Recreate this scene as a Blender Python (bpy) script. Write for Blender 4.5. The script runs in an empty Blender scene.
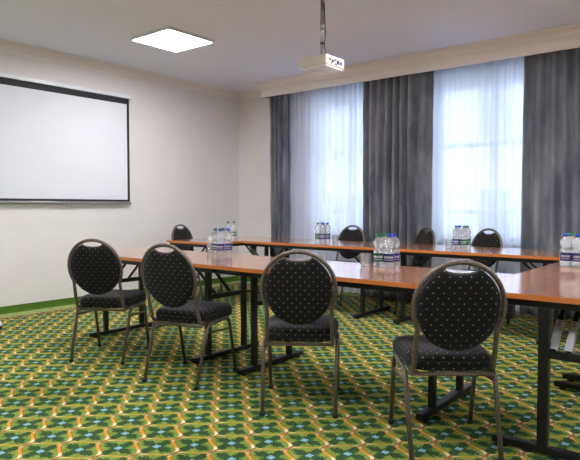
import bpy, bmesh, math, random
from mathutils import Vector, Matrix
random.seed(4)
PI = math.pi
SC = bpy.context.scene
COL = SC.collection

# ------------------------------------------------------------------ camera
H = 1.14
cam_d = bpy.data.cameras.new('camera')
cam = bpy.data.objects.new('camera', cam_d)
COL.objects.link(cam)
cam.location = (0, 0, H)
cam.rotation_euler = (math.radians(90 - 2.32), 0, math.radians(38.94))
cam_d.sensor_fit = 'HORIZONTAL'
cam_d.sensor_width = 36.0
cam_d.lens = 575.3 / 580 * 36.0
cam_d.clip_start = 0.05
cam_d.clip_end = 200
SC.camera = cam

# ------------------------------------------------------------------ world (overcast daylight outside)
SKY_STRENGTH = 7.2
PANEL_STRENGTH = 42.0
w = bpy.data.worlds.new('sky'); SC.world = w
w.use_nodes = True
bg = w.node_tree.nodes['Background']
bg.inputs['Color'].default_value = (0.66, 0.80, 1.0, 1)
bg.inputs['Strength'].default_value = SKY_STRENGTH

# ------------------------------------------------------------------ exposure
vs = SC.view_settings
vs.view_transform = 'Standard'; vs.look = 'None'; vs.gamma = 1.0
vs.use_curve_mapping = False
vs.exposure = 0.34

XW, YW, ZC = -6.20, 6.42, 2.87         # left wall, window wall, ceiling
XR, YB = 3.0, -2.6                     # walls behind the camera
YV = 6.10                              # front face of the curtain box
WINS = [(-5.02, -3.46), (-3.06, -1.60), (-.30, 1.70)]  # last window is unseen, added to bring more daylight into the room
WZ0, WZ1 = .74, 2.58
for (a, b) in WINS:                    # portals guide the sky light through every window, the added unseen one too
    L = bpy.data.lights.new('window_portal', 'AREA'); L.shape = 'RECTANGLE'
    L.size = b - a; L.size_y = WZ1 - WZ0
    L.cycles.is_portal = True
    o = bpy.data.objects.new('window_portal', L); COL.objects.link(o)
    o.location = ((a + b) / 2, YW + 0.30, (WZ0 + WZ1) / 2)
    o.rotation_euler = (math.radians(-90), 0, 0)

# ------------------------------------------------------------------ node expression helper
class E:
    nt = None
    def __init__(s, v): s.v = v
    @staticmethod
    def op(name, *a, clamp=False):
        n = E.nt.nodes.new('ShaderNodeMath'); n.operation = name; n.use_clamp = clamp
        for i, x in enumerate(a):
            x = x.v if isinstance(x, E) else x
            if isinstance(x, (int, float)): n.inputs[i].default_value = float(x)
            else: E.nt.links.new(x, n.inputs[i])
        return E(n.outputs[0])
    def __add__(s, o): return E.op('ADD', s, o)
    __radd__ = __add__
    def __sub__(s, o): return E.op('SUBTRACT', s, o)
    def __rsub__(s, o): return E.op('SUBTRACT', o, s)
    def __mul__(s, o): return E.op('MULTIPLY', s, o)
    __rmul__ = __mul__
    def __truediv__(s, o): return E.op('DIVIDE', s, o)
def eabs(a): return E.op('ABSOLUTE', a)
def esin(a): return E.op('SINE', a)
def efr(a): return E.op('FRACT', a)
def efl(a): return E.op('FLOOR', a)
def emax(a, b): return E.op('MAXIMUM', a, b)
def emin(a, b): return E.op('MINIMUM', a, b)
def esq(a): return E.op('SQRT', a)
def step(x, e0, e1):                    # 0 below e0, 1 above e1 (or reversed)
    n = E.nt.nodes.new('ShaderNodeMapRange'); n.interpolation_type = 'SMOOTHSTEP'
    if e0 <= e1: lo, hi, a, b = e0, e1, 0.0, 1.0
    else: lo, hi, a, b = e1, e0, 1.0, 0.0
    E.nt.links.new(x.v, n.inputs['Value'])
    n.inputs['From Min'].default_value = lo; n.inputs['From Max'].default_value = hi
    n.inputs['To Min'].default_value = a; n.inputs['To Max'].default_value = b
    return E(n.outputs['Result'])
def mixc(f, a, b):
    n = E.nt.nodes.new('ShaderNodeMix'); n.data_type = 'RGBA'
    if isinstance(f, E): E.nt.links.new(f.v, n.inputs[0])
    else: n.inputs[0].default_value = f
    for k, c in ((6, a), (7, b)):
        if isinstance(c, tuple): n.inputs[k].default_value = (*c, 1)
        else: E.nt.links.new(c, n.inputs[k])
    return n.outputs[2]
def coords(kind):
    t = E.nt.nodes.new('ShaderNodeTexCoord')
    s = E.nt.nodes.new('ShaderNodeSeparateXYZ')
    E.nt.links.new(t.outputs[kind], s.inputs[0])
    return E(s.outputs[0]), E(s.outputs[1]), E(s.outputs[2]), t.outputs[kind]
def noise(vec, scale, detail=2.0, rough=0.5, sc=None):
    n = E.nt.nodes.new('ShaderNodeTexNoise')
    n.inputs['Scale'].default_value = scale; n.inputs['Detail'].default_value = detail
    n.inputs['Roughness'].default_value = rough
    if sc:
        m = E.nt.nodes.new('ShaderNodeMapping'); m.inputs['Scale'].default_value = sc
        E.nt.links.new(vec, m.inputs['Vector']); vec = m.outputs[0]
    E.nt.links.new(vec, n.inputs['Vector'])
    return E(n.outputs['Fac'])
def srgb(r, g, b):
    f = lambda c: (c / 255 / 12.92) if c / 255 <= 0.04045 else ((c / 255 + 0.055) / 1.055) ** 2.4
    return (f(r), f(g), f(b))
def mat(name, color=(.5, .5, .5), rough=.5, metal=0.0, **kw):
    m = bpy.data.materials.new(name); m.use_nodes = True
    E.nt = m.node_tree
    b = m.node_tree.nodes['Principled BSDF']
    b.inputs['Base Color'].default_value = (*color, 1)
    b.inputs['Roughness'].default_value = rough
    b.inputs['Metallic'].default_value = metal
    for k, v in kw.items():
        b.inputs[k.replace('_', ' ')].default_value = v
    return m, b
def lk(a, b): E.nt.links.new(a.v if isinstance(a, E) else a, b)
def bump(b, h, strength, dist):
    n = E.nt.nodes.new('ShaderNodeBump'); n.inputs['Strength'].default_value = strength
    n.inputs['Distance'].default_value = dist
    lk(h, n.inputs['Height']); lk(n.outputs[0], b.inputs['Normal'])

# ------------------------------------------------------------------ materials
# walls
def wall_mat(name, col):
    m, b = mat(name, col, .75)
    x, y, z, v = coords('Object')
    n = noise(v, 1.2, 3)
    c = mixc(step(n, .3, .7), tuple(c * .975 for c in col), tuple(min(1, c * 1.02) for c in col))
    low = step(z, .905, .895)
    c = mixc(low * .6, c, tuple(min(1, k * 1.05) for k in col))
    lk(c, b.inputs['Base Color'])
    bump(b, noise(v, 160, 3), .12, .002)
    return m
M_wall = wall_mat('wall_paint', srgb(224, 221, 222))
M_ceil, _b = mat('ceiling_paint', srgb(228, 232, 247), .85)
M_trim, _b = mat('cornice_paint', srgb(234, 229, 228), .7)
M_trimwhite, _b = mat('white_window_paint', srgb(235, 236, 238), .4)

# carpet
def carpet():
    m, b = mat('patterned_carpet', srgb(120, 135, 50), .95)
    x, y, z, v = coords('Object')
    P = 0.1905
    r = 1 / math.sqrt(2)
    # lattice: u runs along (-1,1), v along (1,1); one knot lies at (-1.954, 2.643)*(scale)
    u0 = (1.811 + 2.4497) * r; v0 = (-1.811 + 2.4497) * r
    Pp = 0.1775
    u = ((y - x) * r - u0) / Pp + 100.0
    q = ((x + y) * r - v0) / Pp + 100.0
    t1 = esin(u * (2 * PI)); t2 = esin(q * (2 * PI))
    # ribbons, S shaped between the knots
    dq = q - (t1 + esin(u * (4 * PI)) * .15) * 0.085
    du = u - (t2 + esin(q * (4 * PI)) * .15) * 0.05
    a1 = efr(dq + .5) - .5                      # signed distance to ribbon A (runs along u)
    a2 = efr(du + .5) - .5                      # signed distance to ribbon B (runs along q)
    cu = efr(u) - .5; cq = efr(q) - .5          # cell centre coordinates
    # leafy motif in each cell
    wu = cu; wq = cq
    rr = esq(wu * wu + wq * wq)
    ang = E.op('ARCTAN2', wq, wu)
    d4 = eabs(esin(ang * 2.0))                  # 1 on the diagonals
    d4b = eabs(E.op('COSINE', ang * 2.0))
    serr = esin(ang * 22.0) * .035 + esin(rr * 70.0) * .04
    nz = noise(v, 75, 2) - .5
    lim = d4 * d4 * .37 + d4b * .07 + .145 + esin(ang * 14.0) * .04 + esin(rr * 62.0) * .045 * d4 + nz * .30
    leaf = step(lim - rr, -.02, .02)
    gap = step(eabs(d4 - .5) + nz * .3, .02, .09)
    gap = emax(gap, step(rr, .2, .16))
    leaf = leaf * gap
    flo = step(emin(d4b * .04 + d4 * .0 + .075, d4b * .03 + .085) - rr + nz * .06, -.012, .012)
    base = mixc(step(noise(v, 30, 3), .35, .65), srgb(112, 136, 52), srgb(136, 154, 74))
    dark = mixc(step(noise(v, 120, 2), .35, .6), srgb(16, 54, 36), srgb(44, 84, 50))
    col = mixc(leaf, base, dark)
    col = mixc(flo, col, srgb(128, 178, 206))
    # ribbons
    wA = .070 ; wB = .048
    mA = step(eabs(a1), wA, wA - .03); mB = step(eabs(a2), wB, wB - .025)
    eA = step(eabs(a1 + .012), wA - .012, wA - .035)
    phA = esin(u * (2 * PI) + 1.0); phB = esin(q * (2 * PI) + 1.2)
    gold = mixc(step(phA, -.5, .6), srgb(218, 148, 52), srgb(238, 220, 184))
    goldB = mixc(step(phB, -.5, .7), srgb(198, 158, 64), srgb(226, 206, 156))
    red = srgb(150, 62, 40)
    col = mixc(mB, col, srgb(178, 120, 44))
    mBi = step(eabs(a2), wB - .012, wB - .03)
    col = mixc(mBi, col, goldB)
    col = mixc(mA, col, red)
    col = mixc(eA, col, gold)
    k = esq(a1 * a1 + a2 * a2)
    knot = step(k + nz * .06, .12, .06)
    col = mixc(knot * .85, col, red)
    
    # border along the two walls
    def border(d):
        global_band = step(d, .345, .335)
        return global_band
    dl = x - XW; dw = YW - y
    d = emin(dl, dw)
    spk = mixc(step(noise(v, 30, 3), .46, .58), srgb(84, 50, 38), srgb(178, 146, 100))
    col = mixc(step(d, .335, .325), col, spk)
    col = mixc(step(d, .235, .228), col, mixc(step(noise(v, 9, 3), .3, .7), srgb(136, 154, 92), srgb(158, 172, 112)))
    fib = noise(v, 420, 2)
    col2 = mixc(step(fib, .3, .7) * .28, col, tuple(c * .4 for c in srgb(120, 130, 50)))
    lk(col2, b.inputs['Base Color'])
    b.inputs['Specular IOR Level'].default_value = .15
    bump(b, noise(v, 300, 2), .5, .004)
    return m
M_carpet = carpet()
M_cove, _b = mat('green_carpet_cove', srgb(70, 104, 18), .95)
x, y, z, v = coords('Object')
lk(mixc(step(noise(v, 260, 2), .35, .65), srgb(62, 94, 14), srgb(84, 118, 30)), _b.inputs['Base Color'])

# wood laminate
def wood(name, axis):
    m, b = mat(name, srgb(170, 92, 48), .2)
    x, y, z, v = coords('Object')
    sc = (1.0, 13.0, 1) if axis == 'x' else (13.0, 1.0, 1)
    n1 = noise(v, 1.6, 5, .6, sc); n2 = noise(v, 9.0, 3, .6, sc)
    c = mixc(step(n1, .3, .7), srgb(150, 84, 42), srgb(200, 130, 76))
    c = mixc(step(n2, .45, .8) * .45, c, srgb(120, 60, 30))
    lk(c, b.inputs['Base Color'])
    b.inputs['Coat Weight'].default_value = 1; b.inputs['Coat Roughness'].default_value = .12
    b.inputs['Specular IOR Level'].default_value = .6
    bump(b, n2, .05, .001)
    return m
M_woodx = wood('cherry_laminate_lengthwise', 'x')
M_edge, _b = mat('laminate_edge_band', srgb(196, 116, 54), .35)
M_black, _b = mat('black_table_steel', srgb(15, 15, 19), .42, 0.2)
M_rubber, _b = mat('black_rubber', srgb(18, 18, 18), .8)
M_silver, _b = mat('zinc_plate', srgb(190, 192, 198), .4, .3)
M_hole, _b = mat('dark_hole', srgb(20, 20, 22), .8)

# chair frame: hammered bronze-grey tube
M_frame, _b = mat('bronze_grey_tube', srgb(112, 104, 98), .34, .5)
x, y, z, v = coords('Object')
n = noise(v, 260, 2)
lk(mixc(step(n, .35, .65), srgb(84, 74, 70), srgb(126, 113, 106)), _b.inputs['Base Color'])
bump(_b, n, .25, .0015)

def dotted(name, base, dot):
    m, b = mat(name, base, .9)
    x, y, z, v = coords('UV')
    px_, py_ = .046, .048
    def lay(ox, oy):
        a = (efr(x / px_ + ox) - .5) * px_; c = (efr(y / py_ + oy) - .5) * py_
        return esq(a * a * .7 + c * c)
    d = emin(lay(10.0, 10.0), lay(10.5, 10.5))
    k = step(d, .0027, .0019)
    x2, y2, z2, v2 = coords('Object')
    wv = noise(v2, 500, 2)
    c = mixc(step(wv, .3, .7), base, tuple(q * 1.9 for q in base))
    lk(mixc(k, c, dot), b.inputs['Base Color'])
    b.inputs['Sheen Weight'].default_value = .17; b.inputs['Sheen Roughness'].default_value = .4
    b.inputs['Sheen Tint'].default_value = (.62, .72, 1, 1)
    b.inputs['Specular IOR Level'].default_value = .3
    bump(b, wv, .3, .001)
    return m
M_fab = dotted('black_dotted_fabric', srgb(13, 13, 18), srgb(168, 148, 80))

M_plainfab, _b = mat('black_piping', srgb(22, 22, 27), .85)
M_led, _b = mat('led_diffuser', (1, 1, 1), .5)
_b.inputs['Emission Color'].default_value = (1.0, .97, .96, 1)
_b.inputs['Emission Strength'].default_value = PANEL_STRENGTH
M_canvas, _b = mat('projection_canvas', srgb(216, 220, 230), .8)
M_scrblack, _b = mat('canvas_black_border', srgb(28, 30, 40), .7)
M_white, _b = mat('white_powder_coat', srgb(226, 230, 238), .4)
M_greybar, _b = mat('grey_bar', srgb(176, 178, 184), .4, .3)
M_proj, _b = mat('projector_plastic', srgb(206, 200, 192), .5)
M_projb, _b = mat('projector_underside_plastic', srgb(226, 228, 236), .4)
M_dark, _b = mat('dark_plastic', srgb(24, 24, 30), .5)
M_bluep, _b = mat('blue_socket', srgb(50, 54, 130), .5)
M_alu, _b = mat('aluminium_pole', srgb(150, 148, 148), .35, .8)

# curtains
M_velvet, _b = mat('grey_velvet', srgb(84, 86, 94), .85)
x, y, z, v = coords('Object')
n = noise(v, 3.5, 4, .6, (1, 1, .5))
lk(mixc(step(n, .3, .7), srgb(82, 87, 100), srgb(128, 131, 141)), _b.inputs['Base Color'])
_b.inputs['Sheen Weight'].default_value = .5; _b.inputs['Sheen Roughness'].default_value = .35
_b.inputs['Sheen Tint'].default_value = (.8, .84, .95, 1)

M_sheer = bpy.data.materials.new('white_voile'); M_sheer.use_nodes = True
E.nt = M_sheer.node_tree; E.nt.nodes.clear()
out = E.nt.nodes.new('ShaderNodeOutputMaterial')
tr = E.nt.nodes.new('ShaderNodeBsdfTransparent'); tr.inputs[0].default_value = (.97, .98, 1, 1)
df = E.nt.nodes.new('ShaderNodeBsdfDiffuse'); df.inputs[0].default_value = (.84, .87, .95, 1)
tl = E.nt.nodes.new('ShaderNodeBsdfTranslucent'); tl.inputs[0].default_value = (.60, .66, .80, 1)
m1 = E.nt.nodes.new('ShaderNodeMixShader'); m1.inputs[0].default_value = .5
m2 = E.nt.nodes.new('ShaderNodeMixShader'); m2.inputs[0].default_value = .93
lk(df.outputs[0], m1.inputs[1]); lk(tl.outputs[0], m1.inputs[2])
lk(tr.outputs[0], m2.inputs[1]); lk(m1.outputs[0], m2.inputs[2]); lk(m2.outputs[0], out.inputs[0])

M_pane = bpy.data.materials.new('window_glass'); M_pane.use_nodes = True
E.nt = M_pane.node_tree; E.nt.nodes.clear()
out = E.nt.nodes.new('ShaderNodeOutputMaterial')
tr = E.nt.nodes.new('ShaderNodeBsdfTransparent'); tr.inputs[0].default_value = (.95, .97, .97, 1)
gl = E.nt.nodes.new('ShaderNodeBsdfGlossy'); gl.inputs['Roughness'].default_value = .02
fr = E.nt.nodes.new('ShaderNodeFresnel'); fr.inputs[0].default_value = 1.45
mx = E.nt.nodes.new('ShaderNodeMixShader')
lk(fr.outputs[0], mx.inputs[0]); lk(tr.outputs[0], mx.inputs[1]); lk(gl.outputs[0], mx.inputs[2]); lk(mx.outputs[0], out.inputs[0])

def clear_mat(name, tint, gloss_tint, mixf, haze=0.0):
    m = bpy.data.materials.new(name); m.use_nodes = True
    E.nt = m.node_tree
    b = E.nt.nodes['Principled BSDF']
    b.inputs['Base Color'].default_value = (*tint, 1)
    b.inputs['Transmission Weight'].default_value = 1; b.inputs['Roughness'].default_value = .04
    b.inputs['IOR'].default_value = 1.33
    tr = E.nt.nodes.new('ShaderNodeBsdfTransparent'); tr.inputs[0].default_value = (*gloss_tint, 1)
    mx = E.nt.nodes.new('ShaderNodeMixShader'); mx.inputs[0].default_value = mixf
    lk(b.outputs[0], mx.inputs[1]); lk(tr.outputs[0], mx.inputs[2])
    hz = E.nt.nodes.new('ShaderNodeBsdfDiffuse'); hz.inputs[0].default_value = (.9, .93, .97, 1)
    m3 = E.nt.nodes.new('ShaderNodeMixShader'); m3.inputs[0].default_value = haze
    lk(mx.outputs[0], m3.inputs[1]); lk(hz.outputs[0], m3.inputs[2])
    x, y, z, v = coords('Object'); bump(b, noise(v, 55, 3), .35, .004)
    lk(m3.outputs[0], E.nt.nodes['Material Output'].inputs[0])
    return m
M_bottle = clear_mat('water_in_clear_plastic', (.97, .985, 1), (.97, .985, 1), .3, .16)
M_glass = clear_mat('cut_glass', (.97, .98, 1), (.95, .97, 1), .3, .1)
M_capb, _b = mat('blue_cap', srgb(24, 62, 190), .35)
M_capg, _b = mat('green_cap', srgb(12, 118, 72), .35)
def label_mat(name, col):
    m, b = mat(name, col, .45)
    x, y, z, v = coords('UV')           # x: 0..1 round the bottle, y: 0..1 up the label
    panel = step(eabs(x - .5), .24, .23)
    c = mixc(panel, srgb(232, 228, 224), col)
    # white word mark: a band of small letter-like strokes, and a thin line under it
    letters = step(eabs(x - .5), .16, .15) * step(eabs(y - .56), .13, .11)
    strokes = step(efr(x * 22.0 + efl(y * 6.0) * .37), .34, .42)
    c = mixc(letters * strokes * .8, c, srgb(225, 226, 235))
    line = step(eabs(x - .5), .15, .14) * step(eabs(y - .25), .045, .03)
    c = mixc(line * .7, c, srgb(214, 214, 226))
    side = step(eabs(x - .08), .03, .02) * step(efr(y * 4.0), .4, .5)
    c = mixc(side * .5, c, srgb(150, 90, 80))
    lk(c, b.inputs['Base Color'])
    return m
M_labn = label_mat('navy_label', srgb(40, 36, 110))
M_labg = label_mat('green_label', srgb(10, 96, 70))
M_paper, _b = mat('white_paper', srgb(238, 238, 240), .7)
M_facade, _b = mat('pale_render', srgb(216, 208, 196), .9)
x, y, z, v = coords('Object')
lk(mixc(step(noise(v, .8, 3), .3, .7), srgb(206, 200, 190), srgb(224, 218, 208)), _b.inputs['Base Color'])
M_fwin, _b = mat('dark_house_glass', srgb(120, 128, 140), .15)
M_ffr, _b = mat('facade_trim', srgb(228, 226, 222), .7)

# ------------------------------------------------------------------ mesh helpers
def mk(name, bm, m, parent=None, smooth=False, loc=None):
    me = bpy.data.meshes.new(name)
    bm.normal_update(); bm.to_mesh(me); bm.free()
    me.materials.append(m)
    o = bpy.data.objects.new(name, me); COL.objects.link(o)
    if parent: o.parent = parent
    if loc: o.location = loc
    if smooth:
        for p in me.polygons: p.use_smooth = True
    return o
def autosmooth(o, deg=35):
    me = o.data
    for p in me.polygons: p.use_smooth = True
    bm = bmesh.new(); bm.from_mesh(me)
    for e in bm.edges:
        e.smooth = not (len(e.link_faces) == 2 and e.calc_face_angle() > math.radians(deg))
    bm.to_mesh(me); bm.free()
    return o
def box(bm, x0, y0, z0, x1, y1, z1, bev=0.0, M=None):
    vs_ = [bm.verts.new((x, y, z)) for z in (z0, z1) for y in (y0, y1) for x in (x0, x1)]
    fs = [(0, 2, 3, 1), (4, 5, 7, 6), (0, 1, 5, 4), (2, 6, 7, 3), (0, 4, 6, 2), (1, 3, 7, 5)]
    nf = [bm.faces.new([vs_[i] for i in f]) for f in fs]
    if bev > 0:
        es = list({e for f in nf for e in f.edges})
        r = bmesh.ops.bevel(bm, geom=es, offset=bev, segments=2, profile=.7, affect='EDGES')
        if M: bmesh.ops.transform(bm, matrix=M, verts=list({v for f in r['faces'] for v in f.verts} | {v for v in vs_ if v.is_valid}))
    elif M: bmesh.ops.transform(bm, matrix=M, verts=vs_)
def smoothpath(pts, rad=.03, n=5):
    P_ = [Vector(p) for p in pts]; out = [P_[0]]
    for i in range(1, len(P_) - 1):
        a, b, c = P_[i - 1], P_[i], P_[i + 1]
        r = min(rad, (a - b).length * .48, (c - b).length * .48)
        p, q = b + (a - b).normalized() * r, b + (c - b).normalized() * r
        for k in range(n + 1):
            t = k / n
            out.append(p * (1 - t) ** 2 + b * 2 * t * (1 - t) + q * t * t)
    out.append(P_[-1]); return out
def tube(bm, pts, r, n=8, ry=None, caps=True, up=Vector((0, 0, 1))):
    """tube along pts (Vectors)."""
    pts = [Vector(p) for p in pts]
    rings = []; prev = None
    for i, p in enumerate(pts):
        t = (pts[min(i + 1, len(pts) - 1)] - pts[max(i - 1, 0)]).normalized()
        if prev is None:
            a = up if abs(t.dot(up)) < .9 else Vector((0, 1, 0))
            u = t.cross(a).normalized()
        else:
            u = (prev - t * prev.dot(t)).normalized()
        prev = u; v_ = t.cross(u)
        rings.append([bm.verts.new(p + u * (math.cos(2 * PI * k / n) * r) + v_ * (math.sin(2 * PI * k / n) * (ry or r))) for k in range(n)])
    for a, b in zip(rings, rings[1:]):
        for k in range(n): bm.faces.new((a[k], a[(k + 1) % n], b[(k + 1) % n], b[k]))
    if caps:
        bm.faces.new(rings[0][::-1]); bm.faces.new(rings[-1])
def lathe(bm, prof, n=20, cx=0, cy=0, uv=None):
    rings = [[bm.verts.new((cx + r * math.cos(2 * PI * k / n), cy + r * math.sin(2 * PI * k / n), z)) for k in range(n)] for r, z in prof]
    for a, b in zip(rings, rings[1:]):
        for k in range(n): bm.faces.new((a[k], a[(k + 1) % n], b[(k + 1) % n], b[k]))
    bm.faces.new(rings[0][::-1]); bm.faces.new(rings[-1])
def empty(name, label, cat, loc=(0, 0, 0), rz=0, group=None, kind=None):
    o = bpy.data.objects.new(name, None); COL.objects.link(o)
    o.empty_display_size = .1
    o.location = loc; o.rotation_euler = (0, 0, rz)
    o['label'] = label; o['category'] = cat
    if group: o['group'] = group
    if kind: o['kind'] = kind
    return o
def copy_tree(o, parent=None):
    c = o.copy(); COL.objects.link(c)
    if parent: c.parent = parent
    for ch in list(o.children): copy_tree(ch, c)
    return c
def tag(o, label, cat, group=None):
    o['label'] = label; o['category'] = cat
    if group: o['group'] = group
    return o
def struct(o): o['kind'] = 'structure'; return o

# ------------------------------------------------------------------ the room
bm = bmesh.new(); box(bm, XW - .3, YB - .3, -.1, XR + .3, YW + .3, 0)
struct(mk('floor', bm, M_carpet))
bm = bmesh.new(); box(bm, XW - .3, YB - .3, ZC, XR + .3, YW + .3, ZC + .2)
struct(mk('ceiling', bm, M_ceil))
bm = bmesh.new(); box(bm, XW - .3, YB - .3, 0, XW, YW + .3, ZC)
struct(mk('wall_left', bm, M_wall))
bm = bmesh.new(); box(bm, XR, YB - .3, 0, XR + .3, YW + .3, ZC)
struct(mk('wall_right', bm, M_wall))
bm = bmesh.new(); box(bm, XW, YB - .3, 0, XR, YB, ZC)
struct(mk('wall_back', bm, M_wall))
bm = bmesh.new()
xs = [XW, WINS[0][0], WINS[0][1], WINS[1][0], WINS[1][1], WINS[2][0], WINS[2][1], XR]
SPL = .06                               # the reveals are wider on the room side
for i in (0, 2, 4, 6):
    a = xs[i] + (SPL if i else 0); b = xs[i + 1] - (SPL if i < 6 else 0)
    box(bm, xs[i], YW + .16, 0, xs[i + 1], YW + .3, ZC); box(bm, a, YW, 0, b, YW + .16, ZC)
for a, b in WINS:
    box(bm, a, YW + .16, 0, b, YW + .3, WZ0); box(bm, a, YW + .16, WZ1, b, YW + .3, ZC)
    box(bm, a - SPL, YW, 0, b + SPL, YW + .16, WZ0); box(bm, a - SPL, YW, WZ1 + .04, b + SPL, YW + .16, ZC)
struct(mk('wall_window', bm, M_wall))

# windows: casements with a transom, the last an added opening for daylight
for i, (a, b) in enumerate(WINS):
    bm = bmesh.new(); y0, y1 = YW + .16, YW + .23
    f = .06; c = (a + b) / 2
    ms = .13 if i == 0 else .04
    box(bm, a + f, y0 + .002, WZ0 + f, a + f + .26 if i == 0 else a + f + ms, y1 - .002, WZ1 - f)
    box(bm, a, y0, WZ0, a + f, y1, WZ1); box(bm, b - f, y0, WZ0, b, y1, WZ1)
    box(bm, a + f, y0, WZ0, b - f, y1, WZ0 + f); box(bm, a + f, y0, WZ1 - f, b - f, y1, WZ1)
    box(bm, c - .045, y0, WZ0 + f, c + .045, y1, WZ1 - f)
    zt = 1.08
    box(bm, a + f, y0 + .01, zt - .03, c - .045, y1 - .01, zt + .03); box(bm, c + .045, y0 + .01, zt - .03, b - f, y1 - .01, zt + .03)
    zt = 1.86
    box(bm, a + f, y0 + .01, zt - .03, c - .045, y1 - .01, zt + .03); box(bm, c + .045, y0 + .01, zt - .03, b - f, y1 - .01, zt + .03)
    o = struct(mk('window_%d' % (i + 1), bm, M_trimwhite))
    bm = bmesh.new(); box(bm, a + f, YW + .19, WZ0 + f, b - f, YW + .20, WZ1 - f)
    mk('pane', bm, M_pane, o)
    bm = bmesh.new(); box(bm, a - .05, YW - .03, WZ0 + .0005, b + .05, YW + .159, WZ0 + .03, .006)
    mk('window_sill', bm, M_trimwhite, o)

# cornice swept along the left wall, the window wall and round the curtain box
def sweep(name, path, prof, m):
    """prof: (outward offset, z); path: polyline on the wall faces, room on the right-hand side."""
    bm = bmesh.new(); P_ = [Vector((x, y)) for x, y in path]; rings = []
    for i, p in enumerate(P_):
        ds = []
        if i > 0: ds.append((P_[i] - P_[i - 1]).normalized())
        if i < len(P_) - 1: ds.append((P_[i + 1] - P_[i]).normalized())
        ns = [Vector((d.y, -d.x)) for d in ds]
        nrm = ns[0] if len(ns) == 1 else (ns[0] + ns[1]) / (1 + ns[0].dot(ns[1]))
        rings.append([bm.verts.new((p.x + nrm.x * o_, p.y + nrm.y * o_, z_)) for o_, z_ in prof])
    n = len(prof)
    for a, b in zip(rings, rings[1:]):
        for k in range(n): bm.faces.new((a[k], a[(k + 1) % n], b[(k + 1) % n], b[k]))
    bm.faces.new(rings[0]); bm.faces.new(rings[-1][::-1])
    bmesh.ops.recalc_face_normals(bm, faces=bm.faces)
    return struct(mk(name, bm, m))
corn = [(0, ZC), (0, 2.765), (.012, 2.765), (.014, 2.782), (.024, 2.788), (.030, 2.800)]
for k in range(7):
    a = k / 6 * PI / 2
    corn.append((.032 + .052 * (1 - math.cos(a)), 2.802 + .042 * math.sin(a)))
corn += [(.092, 2.846), (.096, 2.858), (.106, 2.860), (.106, ZC)]
XV = -5.45
sweep('trim_1', [(XW, YB), (XW, YW), (XV, YW), (XV, YV), (XR, YV)], corn, M_trim)
bm = bmesh.new()
box(bm, XV, YV, 2.675, XR, YV + .03, ZC); box(bm, XV, YV + .03, 2.675, XV + .03, YW, ZC)
struct(mk('trim_2', bm, M_trim))
bm = bmesh.new()
for yy in (6.16, 6.28): box(bm, XV + .05, yy, 2.845, XR - .05, yy + .03, ZC)
struct(mk('trim_3', bm, M_white))
# carpet cove used as a skirting
cove = [(0, .078), (0, 0), (.022, 0), (.014, .02), (.011, .078)]
sweep('baseboard_left', [(XW, YB), (XW, YW - .0)], cove, M_cove)
sweep('baseboard_window', [(XW + .03, YW), (XR, YW)], cove, M_cove)

# ------------------------------------------------------------------ outside: building across the street
fac = empty('apartment_building', 'pale rendered apartment block across the street, seen blurred through both sheer curtains', 'building', (-9, 19, -4))
bm = bmesh.new()
box(bm, -16, 0, 0, 16, 6, 11.3); mk('wall', bm, M_facade, fac)
bm = bmesh.new(); box(bm, -16, -.18, 10.6, 16, 0, 10.95); mk('roof_cornice', bm, M_ffr, fac)
bm = bmesh.new(); box(bm, -16, -.12, 6.45, 16, 0, 6.6); mk('string_course', bm, M_ffr, fac)
wf = None
for zz in (3.6, 7.4):
    for k in range(-6, 7):
        xx = k * 2.35
        bm = bmesh.new()
        for (x0, x1, z0, z1) in ((-.72, -.55, 0, 2.2), (.55, .72, 0, 2.2), (-.72, .72, 2.1, 2.3), (-.8, .8, -.15, 0), (-.05, .05, 0, 2.1), (-.55, .55, 1.4, 1.5)):
            box(bm, xx + x0, -.14, zz + z0, xx + x1, 0, zz + z1)
        f_ = mk('window_frame', bm, M_ffr, fac)
        bm = bmesh.new(); box(bm, xx - .56, -.04, zz, xx + .56, -.01, zz + 2.12)
        mk('window_pane', bm, M_fwin, f_)

# ------------------------------------------------------------------ curtains
def curtain(name, x0, x1, yc, z0, z1, amp, lam, m, label, cat, group, seed, thick, gather=0.25, fine=.0):
    rnd = random.Random(seed); bm = bmesh.new()
    nx = int((x1 - x0) / .011); nz = 30
    ph = [rnd.uniform(0, 6.28) for _ in range(6)]
    grid = []
    for j in range(nz + 1):
        tz = j / nz; z_ = z0 + (z1 - z0) * tz
        row = []
        for i in range(nx + 1):
            tx = i / nx
            X = x0 + (x1 - x0) * tx
            X += .012 * math.sin(2.2 * z_ + ph[5]) * math.sin(PI * tx)
            warp = X + .035 * math.sin(X * 5.1 + ph[0]) + .018 * math.sin(X * 11.7 + ph[1] + .6 * z_)
            s = math.sin(2 * PI * warp / lam + ph[2] + .25 * math.sin(z_ * 1.7 + ph[4]))
            s = math.copysign(abs(s) ** .75, s)
            am = amp * (1 - gather * tz) * (1 + .35 * math.sin(X * 7.3 + ph[3]))
            Y = yc + am * s + fine * math.sin(2 * PI * X / .035 + ph[1]) + .004 * math.sin(9 * z_ + 14 * X)
            row.append(bm.verts.new((X, Y, z_)))
        grid.append(row)
    for a, b in zip(grid, grid[1:]):
        for k in range(nx): bm.faces.new((a[k], a[k + 1], b[k + 1], b[k]))
    o = mk(name, bm, m, smooth=True)
    if thick:
        md = o.modifiers.new('thickness', 'SOLIDIFY'); md.thickness = thick; md.offset = 0
    return tag(o, label, cat, group)
Z1 = 2.84
cg = 'dark grey velvet drapes'
curtain('velvet_curtain', -5.35, -5.06, 6.20, .012, Z1, .042, .085, M_velvet, 'narrow dark grey velvet curtain at the left end of the window wall, nearest the corner', 'curtain', cg, 1, .004)
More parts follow.
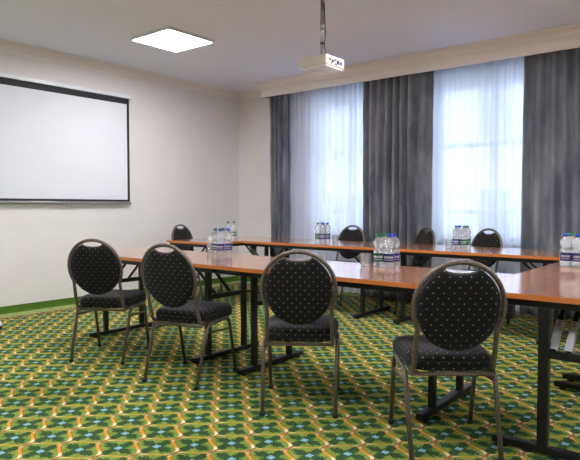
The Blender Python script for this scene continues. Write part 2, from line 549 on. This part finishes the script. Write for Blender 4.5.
curtain('velvet_curtain', -3.825, -2.895, 6.20, .012, Z1, .052, .115, M_velvet, 'dark grey velvet curtain hanging in the middle, between the two sheer curtains', 'curtain', cg, 2, .004)
curtain('velvet_curtain', -1.885, -.75, 6.20, .012, Z1, .050, .14, M_velvet, 'wide dark grey velvet curtain at the right edge of the photo, right of the sheers', 'curtain', cg, 3, .004)
sg = 'white sheer curtains'
curtain('sheer_curtain', -5.22, -3.55, 6.31, .02, Z1, .022, .10, M_sheer, 'white sheer curtain over the left window, between the narrow and the middle grey curtains', 'curtain', sg, 4, 0, .2, .002)
curtain('sheer_curtain', -3.10, -1.70, 6.31, .02, Z1, .022, .12, M_sheer, 'white sheer curtain over the right window, behind the middle table end', 'curtain', sg, 5, 0, .2, .002)

# ------------------------------------------------------------------ projection screen (left wall)
sx = XW
scr = empty('projection_screen', 'large white pull-down projection screen with black border mounted on the left wall', 'projection screen', (sx, 3.4, 0))
def sb(name, x0, y0, z0, x1, y1, z1, m, par=None, bev=0.0):
    bm = bmesh.new(); box(bm, x0, y0 - 3.4, z0, x1, y1 - 3.4, z1, bev); return mk(name, bm, m, par or scr)
SY0, SY1 = 2.40, 4.41
sb('housing', .004, SY0, 2.487, .085, SY1, 2.53, M_white, bev=.008)
sb('end_cap', .002, SY1, 2.484, .088, SY1 + .012, 2.533, M_white)
sb('end_cap', .002, SY0 - .012, 2.484, .088, SY0, 2.533, M_white)
cv = sb('canvas', .052, SY0 + .055, 1.215, .056, SY1 - .055, 2.418, M_canvas)
bm = bmesh.new()
a, b = SY0 + .03 - 3.4, SY1 - .022 - 3.4
box(bm, .051, a, 2.418, .057, b, 2.487); box(bm, .051, a, 1.203, .057, b, 1.228)
box(bm, .051, a, 1.228, .057, a + .03, 2.418); box(bm, .051, b - .03, 1.228, .057, b, 2.418)
mk('black_border', bm, M_scrblack, scr)
bm = bmesh.new(); tube(bm, [(.054, SY0 + .0 - 3.4, 1.190), (.054, SY1 - .005 - 3.4, 1.190)], .010, 10)
mk('bottom_bar', bm, M_greybar, scr, True)
bm = bmesh.new(); tube(bm, [(.054 , .165 + .028 * math.cos(t * PI / 8), 1.158 + .022 * math.sin(t * PI / 8)) for t in range(17)], .0035, 6)
mk('pull_ring', bm, M_greybar, scr, True)

# ------------------------------------------------------------------ LED ceiling panels
def panel(x, y, label, first=[None]):
    if first[0] is None:
        t = empty('ceiling_light', label, 'ceiling light', (x, y, ZC), 0, 'square ceiling light panels')
        s = .30; bm = bmesh.new()
        box(bm, -s, -s, -.034, s, -s + .014, -.0005); box(bm, -s, s - .014, -.034, s, s, -.0005)
        box(bm, -s, -s + .014, -.034, -s + .014, s - .014, -.0005); box(bm, s - .014, -s + .014, -.034, s, s - .014, -.0005)
        mk('frame', bm, M_white, t)
        bm = bmesh.new(); box(bm, -s + .014, -s + .014, -.031, s - .014, s - .014, -.012)
        mk('diffuser', bm, M_led, t)
        first[0] = t
    else:
        t = copy_tree(first[0]); t.location = (x, y, ZC); t['label'] = label
    return t
panel(-4.70, 3.90, 'square glowing white ceiling light panel above the projection screen side of the room')
panel(-1.80, 4.0, 'square ceiling light panel above the front tables, just above the photo')
panel(-4.80, 1.0, 'square ceiling light panel near the left wall, outside the photo')
panel(-1.80, 1.0, 'square ceiling light panel above the camera side of the room')
panel(1.20, 4.0, 'square ceiling light panel on the right by the windows, outside the photo')
panel(1.20, 1.0, 'square ceiling light panel on the right behind the camera')

# ------------------------------------------------------------------ projector on its pole
pj = empty('projector', 'small white projector hanging from the ceiling on a thin metal pole', 'projector', (-2.865, 3.975, 2.285))
bm = bmesh.new(); box(bm, -.135, -.135, .012, .135, .135, .095, .014)
mk('body', bm, M_proj, pj)
bm = bmesh.new(); box(bm, -.128, -.128, 0, .128, .128, .012, .003)
for k in range(6): box(bm, -.09 + k * .014, -.06, -.003, -.083 + k * .014, .02, 0.0)
mk('underside', bm, M_projb, pj)
bm = bmesh.new(); box(bm, .134, -.125, .016, .139, .125, .086, .002)
cp = mk('connector_panel', bm, M_proj, pj)
for (yy, zz, ww, hh, mm) in ((-.085, .058, .030, .014, M_dark), (-.045, .050, .026, .02, M_dark), (-.01, .062, .022, .014, M_dark), (.03, .05, .03, .03, M_dark), (.075, .048, .034, .026, M_bluep), (-.06, .03, .02, .01, M_dark), (0, .03, .03, .012, M_bluep)):
    bm = bmesh.new(); box(bm, .1385, yy - ww / 2, zz - hh / 2, .143, yy + ww / 2, zz + hh / 2); mk('socket', bm, mm, cp)
bm = bmesh.new()
tube(bm, [(-.139, -.05, .05), (-.135, -.05, .05)], .03, 20); tube(bm, [(-.15, -.05, .05), (-.137, -.05, .05)], .024, 20)
mk('lens', bm, M_dark, pj)
bm = bmesh.new(); box(bm, -.06, -.012, .0955, .06, .012, .105); box(bm, -.012, -.06, .0955, .012, .06, .105); lathe(bm, [(.02, .105), (.02, .125), (.012, .135)], 14)
mk('mount_bracket', bm, M_dark, pj)
bm = bmesh.new(); tube(bm, [(0, 0, .13), (0, 0, .5845)], .013, 12); mk('pole', bm, M_alu, pj, True)
bm = bmesh.new(); tube(bm, [(0, 0, .33), (0, 0, .41)], .019, 12); tube(bm, [(0, 0, .40), (0, 0, .56)], .0155, 12); mk('pole_sleeve', bm, M_alu, pj, True)
bm = bmesh.new(); lathe(bm, [(.024, .5845), (.024, .580), (.016, .576)][::-1], 20); mk('ceiling_plate', bm, M_proj, pj)
bm = bmesh.new(); tube(bm, smoothpath([(.02, 0, .56), (.024, .004, .42), (.030, .008, .30), (.018, .004, .20), (.03, .02, .13), (.10, .06, .105), (.142, .06, .07)], .05), .005, 6)
tube(bm, [(0, 0, .215), (0, 0, .232)], .018, 10)
mk('cable', bm, M_dark, pj, True)

# ------------------------------------------------------------------ banquet chair
def lean(p):                        # back leans away (-y) above the seat
    x, y, z = p
    if z > .44: y -= (z - .44) * .22
    return Vector((x, y, z))
def uvset(bm, fn):
    l = bm.loops.layers.uv.verify()
    for f in bm.faces:
        for lp in f.loops: lp[l].uv = fn(lp.vert.co, f.normal)
def make_chair():
    t = empty('banquet_chair', '', 'chair', (0, 0, 0), 0, 'round-backed banquet chairs with dotted black upholstery')
    # seat
    bm = bmesh.new()
    N = 48
    def outline(s, tt):             # rounded trapezoid, scaled about its centre
        a = 2 * PI * tt; c, d = math.cos(a), math.sin(a)
        k = 2 / 5.2
        X = math.copysign(abs(c) ** k, c); Y = math.copysign(abs(d) ** k, d)
        hw = .205 + .018 * Y
        return X * hw * s, Y * .213 * (1 - (1 - s) * .9) + .015
    layers = [(.90, .392), (.985, .398), (1.0, .41), (1.0, .428), (.985, .440), (.992, .446), (.97, .458), (.92, .468), (.80, .475), (.55, .481), (.25, .483)]
    rings = []
    for s, z_ in layers:
        rings.append([bm.verts.new((*outline(s, k / N), z_ - .0)) for k in range(N)])
    for a, b in zip(rings, rings[1:]):
        for k in range(N): bm.faces.new((a[k], a[(k + 1) % N], b[(k + 1) % N], b[k]))
    bm.faces.new(rings[0][::-1]); bm.faces.new(rings[-1])
    bm.normal_update()
    uvset(bm, lambda co, nn: (co.x, co.y) if abs(nn.z) > .5 else ((co.x, co.z + 3) if abs(nn.y) > abs(nn.x) else (co.y, co.z + 3)))
    st = mk('seat', bm, M_fab, t, True)
    bm = bmesh.new()
    tube(bm, [(*outline(1.004, k / N),   .4385) for k in range(N + 1)], .0035, 6); mk('piping', bm, M_plainfab, st, True)
    # back cushion
    bm = bmesh.new(); N = 72
    zc, hz, hx = .692, .196, .184
    def prof(k):
        a = 2 * PI * k / N
        X, Z = hx * math.sin(a), hz * math.cos(a)
        Z += 0.0 if Z > 0 else 0
        if Z > 0 and abs(X) < .075:
            Z -= .040 * (math.cos(X / .075 * PI / 2) ** .5)
        return X, Z
    fr_ = [(1.0, -.010), (.985, -.020), (.93, -.028), (.8, -.033), (.55, -.036), (.25, -.037)]
    rings = []
    for sgn in (1, -1):
        seq = fr_ if sgn == 1 else fr_[::-1]
        for s, y_ in (fr_[::-1] if sgn == 1 else fr_):
            rings.append([bm.verts.new(lean((prof(k)[0] * s, -.205 + sgn * -y_, zc + prof(k)[1] * s))) for k in range(N)])
    for a, b in zip(rings, rings[1:]):
        for k in range(N): bm.faces.new((a[k], a[(k + 1) % N], b[(k + 1) % N], b[k]))
    bm.faces.new(rings[0][::-1]); bm.faces.new(rings[-1])
    bmesh.ops.recalc_face_normals(bm, faces=bm.faces)
    uvset(bm, lambda co, nn: (co.x + 1, co.z))
    mk('backrest', bm, M_fab, t, True)
    # back frame: one oval tube running down beside the seat
    pts = []
    for s in (-1, 1):
        q = [(.165, .06, .383), (.178, -.12, .383), (.182, -.185, .40), (.178, -.20, .45), (.184, -.205, .52)]
        half = [Vector((s * p[0], p[1], p[2])) for p in q]
        half = [half[0]] + smoothpath(half[:], .045)[1:]
        oval = []
        for k in range(0, 19):
            a = math.radians(118 * (1 - k / 18))
            oval.append(Vector((s * .200 * math.sin(a), -.205, .695 + .207 * math.cos(a))))
        half = [lean(p) for p in half[:-1]] + [lean(p) for p in oval]
        if s == -1: left = half
        else: right = half[::-1][1:]
    path = left + right
    bm = bmesh.new(); tube(bm, path, .0125, 10, .0115, up=Vector((0, 1, 0))); mk('back_frame', bm, M_frame, t, True)
    bm = bmesh.new()
    tube(bm, [lean((.078 * math.sin(q_ * PI / 2), -.205, .884 - .034 * max(0, math.cos(q_ * PI / 2)) ** .6)) for q_ in (-1, -.8, -.6, -.3, 0, .3, .6, .8, 1)], .004, 6)
    mk('hand_hole_rim', bm, M_frame, t, True)
    # legs with the seat rail: each side is rear leg, rail, front leg
    for s in (-1, 1):
        bm = bmesh.new(); tube(bm, smoothpath([(s * .199, -.255, .012), (s * .208, -.135, .368), (s * .207, -.08, .384)], .03), .0118, 8)
        lg = mk('leg', bm, M_frame, t, True)
        bm = bmesh.new(); lathe(bm, [(.0145, 0), (.0155, .004), (.0142, .018)], 10, s * .199, -.257); mk('foot_cap', bm, M_rubber, lg)
        bm = bmesh.new(); tube(bm, smoothpath([(s * .207, -.08, .384), (s * .209, .135, .392), (s * .209, .218, .012)], .06), .0118, 8)
        lg = mk('leg', bm, M_frame, t, True)
        bm = bmesh.new(); lathe(bm, [(.0145, 0), (.0155, .004), (.0142, .018)], 10, s * .209, .218); mk('foot_cap', bm, M_rubber, lg)
        bm = bmesh.new(); tube(bm, [(s * .207, -.145, .335), (s * .209, .158, .312)], .008, 6); mk('brace', bm, M_frame, t, True)
    bm = bmesh.new()
    tube(bm, [(-.19, -.175, .378), (.19, -.175, .378)], .010, 8); tube(bm, [(-.20, .14, .382), (.20, .14, .382)], .010, 8)
    tube(bm, [(-.19, -.15, .376), (-.05, .14, .378)], .006, 6)
    mk('seat_frame', bm, M_frame, t, True)
    return t
chairs = [
    (-3.84, 2.565, 31, 'round-backed chair farthest left in the front row, nearest the projection screen, dotted black fabric'),
    (-2.94, 2.585, 15, 'second chair from the left in the front row, under the left group of bottles'),
    (-2.045, 2.64, 34, 'front row chair in mid photo, squarely turned to the table, third from the left'),
    (-1.165, 2.62, 39, 'largest and nearest round-backed chair, at the right of the front row'),
    (-5.50, 4.96, -80, 'far left chair behind the end table by the corner, black back seen edge-on'),
    (-3.90, 5.74, 176, 'far chair against the left sheer curtain, behind the back table'),
    (-3.03, 5.75, 148, 'far chair turned sideways before the middle grey curtain, behind the back table'),
    (-2.29, 5.75, 158, 'far chair against the right sheer curtain, facing the viewer across the back table'),
    (-.95, 5.80, 182, 'far chair mostly hidden behind the bottles at the right edge of the photo'),
]
proto = make_chair()
for i, (x_, y_, r_, lab) in enumerate(chairs):
    o = proto if i == 0 else copy_tree(proto)
    o.location = (x_, y_, 0); o.rotation_euler = (0, 0, math.radians(r_)); o['label'] = lab

# ------------------------------------------------------------------ folding tables
def make_table(Lx, D, inset_l, inset_r, stub=False, silver=False, frame=None, brace_at=None, reach=.24, pw=.018):
    """local: x 0..Lx along the table, y 0..D deep, front edge at y=0."""
    t = empty('folding_table', '', 'table', (0, 0, 0), 0, 'cherry-topped folding tables')
    bm = bmesh.new(); box(bm, .0008, .0008, .716, Lx - .0008, D - .0008, .7405, .0008)
    top = mk('tabletop', bm, M_woodx, t)
    bm = bmesh.new(); e = .0008
    box(bm, 0, 0, .7155, Lx, e, .7395); box(bm, 0, D - e, .7155, Lx, D, .7395)
    box(bm, 0, e, .7155, e, D - e, .7395); box(bm, Lx - e, e, .7155, Lx, D - e, .7395)
    mk('edge_band', bm, M_edge, top)
    bm = bmesh.new(); i0 = .022
    box(bm, i0, i0, .683, Lx - i0, i0 + .03, .7155); box(bm, i0, D - i0 - .03, .683, Lx - i0, D - i0, .7155)
    box(bm, i0, i0 + .03, .683, i0 + .03, D - i0 - .03, .7155); box(bm, Lx - i0 - .03, i0 + .03, .683, Lx - i0, D - i0 - .03, .7155)
    mk('under_frame', bm, M_black, t)
    for (xx, sg_) in ((inset_l, 1), (Lx - inset_r, -1)):
        mid = D / 2; f0, f1 = mid - .345, mid + .345; p0, p1 = mid - .19, mid + .19
        if frame: f0, f1, p0, p1 = frame
        for py in (p0, p1):
            bm = bmesh.new(); box(bm, xx - pw, py - pw, .04, xx + pw, py + pw, .684, .004)
            if stub:
                box(bm, xx - .0245, py - .0245, .60, xx + .0245, py + .0245, .683, .002)
            mk('leg', bm, M_black, t)
        bm = bmesh.new(); box(bm, xx - .022, f0, .014, xx + .022, f1, .046, .006)
        ft = mk('foot_bar', bm, M_black, t)
        for py in (f0 + .05, f1 - .05):
            bm = bmesh.new(); lathe(bm, [(.018, 0), (.018, .009), (.008, .014)], 12, xx, py); mk('levelling_foot', bm, M_rubber, ft)
        bm = bmesh.new(); box(bm, xx - .014, p0 + pw, .455, xx + .014, p1 - pw, .488)
        mk('crossbar', bm, M_black, t)
        for py in (brace_at or (mid - .11, mid + .045)):
            bm = bmesh.new(); a = Vector((xx + sg_ * .012, py, .49)); b = Vector((xx + sg_ * reach, py, .690))
            d = (b - a); L_ = d.length
            Mx = Matrix.Translation(a) @ d.to_track_quat('X', 'Z').to_matrix().to_4x4()
            box(bm, 0, -.011, -.006, L_, .011, .006, 0, Mx)
            br = mk('folding_brace', bm, M_black, t)
            if silver:
                bm = bmesh.new(); box(bm, .0, -.0165, .0062, .17, .0165, .010, 0, Mx); box(bm, .0, -.0165, -.010, .17, .0165, -.0062, 0, Mx)
                pl = mk('brace_plate', bm, M_silver, br); pl['label'] = 'bare zinc plate of the brace'
                bm = bmesh.new()
                for qx in (.14, .155):
                    box(bm, qx, -.006, -.0108, qx + .004, .006, .0108, 0, Mx)
                mk('slot', bm, M_hole, br)
    return t
D = .775
tb = make_table(1.778, D, .21, .25)
FX0, FY = -4.655, 2.71
layout = [
    (tb, None, (-4.655, FY, 0), 0, 'front row table at left, carrying the left group of bottles'),
    ('copy', tb, (-2.8765, FY, 0), 0, 'front row table in the middle, carrying the patterned tumbler and central bottles'),
    ('copy', tb, (-4.655, 4.865, 0), 0, 'back row table by the narrow grey curtain, under the bottles before the left sheer'),
    ('copy', tb, (-2.8765, 4.865, 0), 0, 'back row table before the right sheer curtain, in front of the middle grey curtain'),
]
for src, c, loc, r_, lab in layout:
    o = src if src != 'copy' else copy_tree(c)
    o.location = loc; o['label'] = lab
DS = .775
ts = make_table(1.30, DS, .040, .17, stub=True, silver=True, frame=(.015, .635, .09, .408), brace_at=(.31, .375), reach=.24, pw=.0225)
# these short tables stand across the row: their length runs along +Y
ts.location = (-.323 , FY, 0); ts.rotation_euler = (0, 0, PI / 2)
ts['label'] = 'nearest table at the right photo edge, running toward the windows, zinc plates beneath'
bm = bmesh.new(); box(bm, .010, .545, .615, .055, .592, .683, .003); box(bm, .026, .562, .585, .038, .574, .615)
stub = mk('support_stub', bm, M_black, ts)
o2 = copy_tree(ts); o2.location = (-.323, FY + 1.3005, 0)
o2['label'] = 'right side table behind the nearest one, under the bottle pack at the right edge'
o3 = copy_tree(ts); o3.location = (-4.6555, 4.39, 0)
o3['label'] = 'short end table at far left in front of the corner, carrying the white paper pad'
for o_ in (o2, o3):
    for ch in list(o_.children):
        if ch.name.startswith('support_stub'): bpy.data.objects.remove(ch)

# ------------------------------------------------------------------ bottles
def make_bottle(capm, labm, kindname):
    t = empty('water_bottle', '', 'bottle', (0, 0, 0), 0, None)
    bm = bmesh.new()
    pr = [(.020, .002), (.026, 0), (.031, .004), (.0325, .012), (.0325, .032), (.0310, .036), (.0305, .094), (.0322, .099), (.0325, .106), (.0290, .114), (.0245, .124), (.0245, .130), (.029, .140), (.0322, .152), (.0322, .164), (.028, .177), (.020, .188), (.0135, .195), (.0125, .200), (.0125, .205)]
    pr = [(r * (1.12 if z_ < .19 else 1), z_) for r, z_ in pr]
    lathe(bm, pr, 24); mk('bottle_body', bm, M_bottle, t, True)
    bm = bmesh.new(); lathe(bm, [(.0158, .2005), (.0162, .203), (.0158, .217), (.0145, .219)], 18); autosmooth(mk('cap', bm, capm, t))
    bm = bmesh.new(); n = 32; uvl = bm.loops.layers.uv.verify(); rg = []
    for z_ in (.038, .093):
        rg.append([bm.verts.new((.0355 * math.cos(2 * PI * k / n - PI / 2 - PI), .0355 * math.sin(2 * PI * k / n - PI / 2 - PI), z_)) for k in range(n)])
    for k in range(n):
        f = bm.faces.new((rg[0][k], rg[0][(k + 1) % n], rg[1][(k + 1) % n], rg[1][k]))
        for lp, uv in zip(f.loops, ((k / n, 0), ((k + 1) / n, 0), ((k + 1) / n, 1), (k / n, 1))): lp[uvl].uv = uv
    mk('label_wrap', bm, labm, t, True)
    return t
bb = make_bottle(M_capb, M_labn, 'blue'); bg_ = make_bottle(M_capg, M_labg, 'green')
used = {'b': False, 'g': False}
words = {('b', 'front-left'): 0}
def bottle(kind, x, y, rz, label, group):
    src = bb if kind == 'b' else bg_
    o = copy_tree(src) if used[kind] else src
    used[kind] = True
    o.location = (x, y, .7408); o.rotation_euler = (0, 0, rz); o['label'] = label; o['group'] = group
def cluster(cx, cy, kinds, where, face, names, rot=0.0):
    """kinds: near-left, near-right, far-left, far-right."""
    s = .0375
    offs = [(-s, -s), (s, -s), (-s, s), (s, s)]
    for k, (ox, oy), nm in zip(kinds, offs, names):
        if k is None: continue
        c, d = math.cos(rot), math.sin(rot)
        colr = 'blue-capped' if k == 'b' else 'green-capped'
        bottle(k, cx + ox * c - oy * d, cy + ox * d + oy * c, face + random.uniform(-.15, .15),
               '%s water bottle, %s' % (colr, nm + ' ' + where), 'water bottles ' + where)
nm4 = ['front left one of the four', 'front right one of the four', 'rear left one of the four', 'rear right one of the four']
cluster(-3.47, 3.385, 'gbgb', 'on the left front table', .75, nm4, -.22)
cluster(-1.90, 3.375, 'gbgb', 'on the front table in mid photo', .45, nm4, 0)
cluster(-3.82, 5.32, 'gbgb', 'before the left sheer curtain', .5, nm4, 0)
cluster(-2.17, 5.29, 'bgbg', 'before the right sheer curtain', .4, nm4, 0)
cluster(-.945, 4.20, 'bbgg', 'at the right edge of the photo', .25, nm4, .0)
cluster(-.945 + .0, 4.20 + .1515, 'gb', 'at the right edge, behind the four', .25, ['left one', 'right one'], .0)
cluster(-5.02, 5.05, [None, None, 'b', 'g'], 'on the far end table by the corner', .7, nm4[:2] + ['left one', 'right one'], .7)

# ------------------------------------------------------------------ tumblers
def make_glass():
    bm = bmesh.new()
    pr = [(.026, 0), (.030, .003), (.0335, .085), (.0335, .088), (.0318, .088), (.0285, .012), (.004, .010)]
    n = 24
    rings = []
    for j, (r, z_) in enumerate(pr):
        rings.append([bm.verts.new((r * math.cos(2 * PI * k / n), r * math.sin(2 * PI * k / n), z_)) for k in range(n)])
    for a, b in zip(rings, rings[1:]):
        for k in range(n): bm.faces.new((a[k], a[(k + 1) % n], b[(k + 1) % n], b[k]))
    bm.faces.new(rings[0][::-1]); bm.faces.new(rings[-1])
    # faceted diamond cuts round the wall
    for row in range(4):
        z_ = .022 + row * .016
        for k in range(12):
            a = 2 * PI * (k + .5 * (row % 2)) / 12; r = .0302 + .0033 * z_ / .085
            ca, sa = math.cos(a), math.sin(a)
            c = Vector((ca * (r + .0028), sa * (r + .0028), z_)); tn = Vector((-sa, ca, 0))
            base = Vector((ca * (r - .0002), sa * (r - .0002), z_))
            q = [bm.verts.new(base + tn * .0065), bm.verts.new(base + Vector((0, 0, .007))), bm.verts.new(base - tn * .0065), bm.verts.new(base - Vector((0, 0, .007)))]
            tip = bm.verts.new(c)
            for i in range(4): bm.faces.new((q[i], q[(i + 1) % 4], tip))
            bm.faces.new(q[::-1])
    return mk('tumbler', bm, M_glass, smooth=False)
g0 = make_glass()
gl = [(-3.655, 3.43, 'cut glass tumbler left of the bottles on the left front table'),
      (-2.02, 3.30, 'diamond-patterned glass tumbler left of the bottles on the front table in mid photo'),
      (-3.60, 5.25, 'glass tumbler right of the bottles before the left sheer curtain'),
      (-2.28, 5.25, 'glass tumbler left of the bottles before the right sheer curtain')]
for i, (x_, y_, lab) in enumerate(gl):
    o = g0 if i == 0 else g0.copy()
    if i: COL.objects.link(o)
    o.location = (x_, y_, .7408); tag(o, lab, 'glass', 'glass tumblers on the tables')

# paper pad on the far end table
bm = bmesh.new()
for k in range(5): box(bm, -.075, -.10, k * .008, .075, .10, k * .008 + .0068, 0, Matrix.Rotation((k - 2) * .03, 4, 'Z'))
o = mk('paper_stack', bm, M_paper); o.location = (-5.06, 4.86, .7408); o.rotation_euler = (0, 0, .4)
tag(o, 'small stack of white paper on the far left end table', 'paper')

# small white-topped black castor poking in at the left edge
t = empty('castor_foot', 'small black foot with white cap on the carpet at the left photo edge', 'castor', (-5.42, 2.405, 0), .5)
bm = bmesh.new(); lathe(bm, [(.030, 0), (.040, .006), (.042, .03), (.036, .042)], 18); autosmooth(mk('wheel_base', bm, M_rubber, t))
bm = bmesh.new(); lathe(bm, [(.037, .0425), (.040, .048), (.038, .066), (.028, .078), (.012, .083)], 18); mk('white_cap', bm, M_white, t, True)
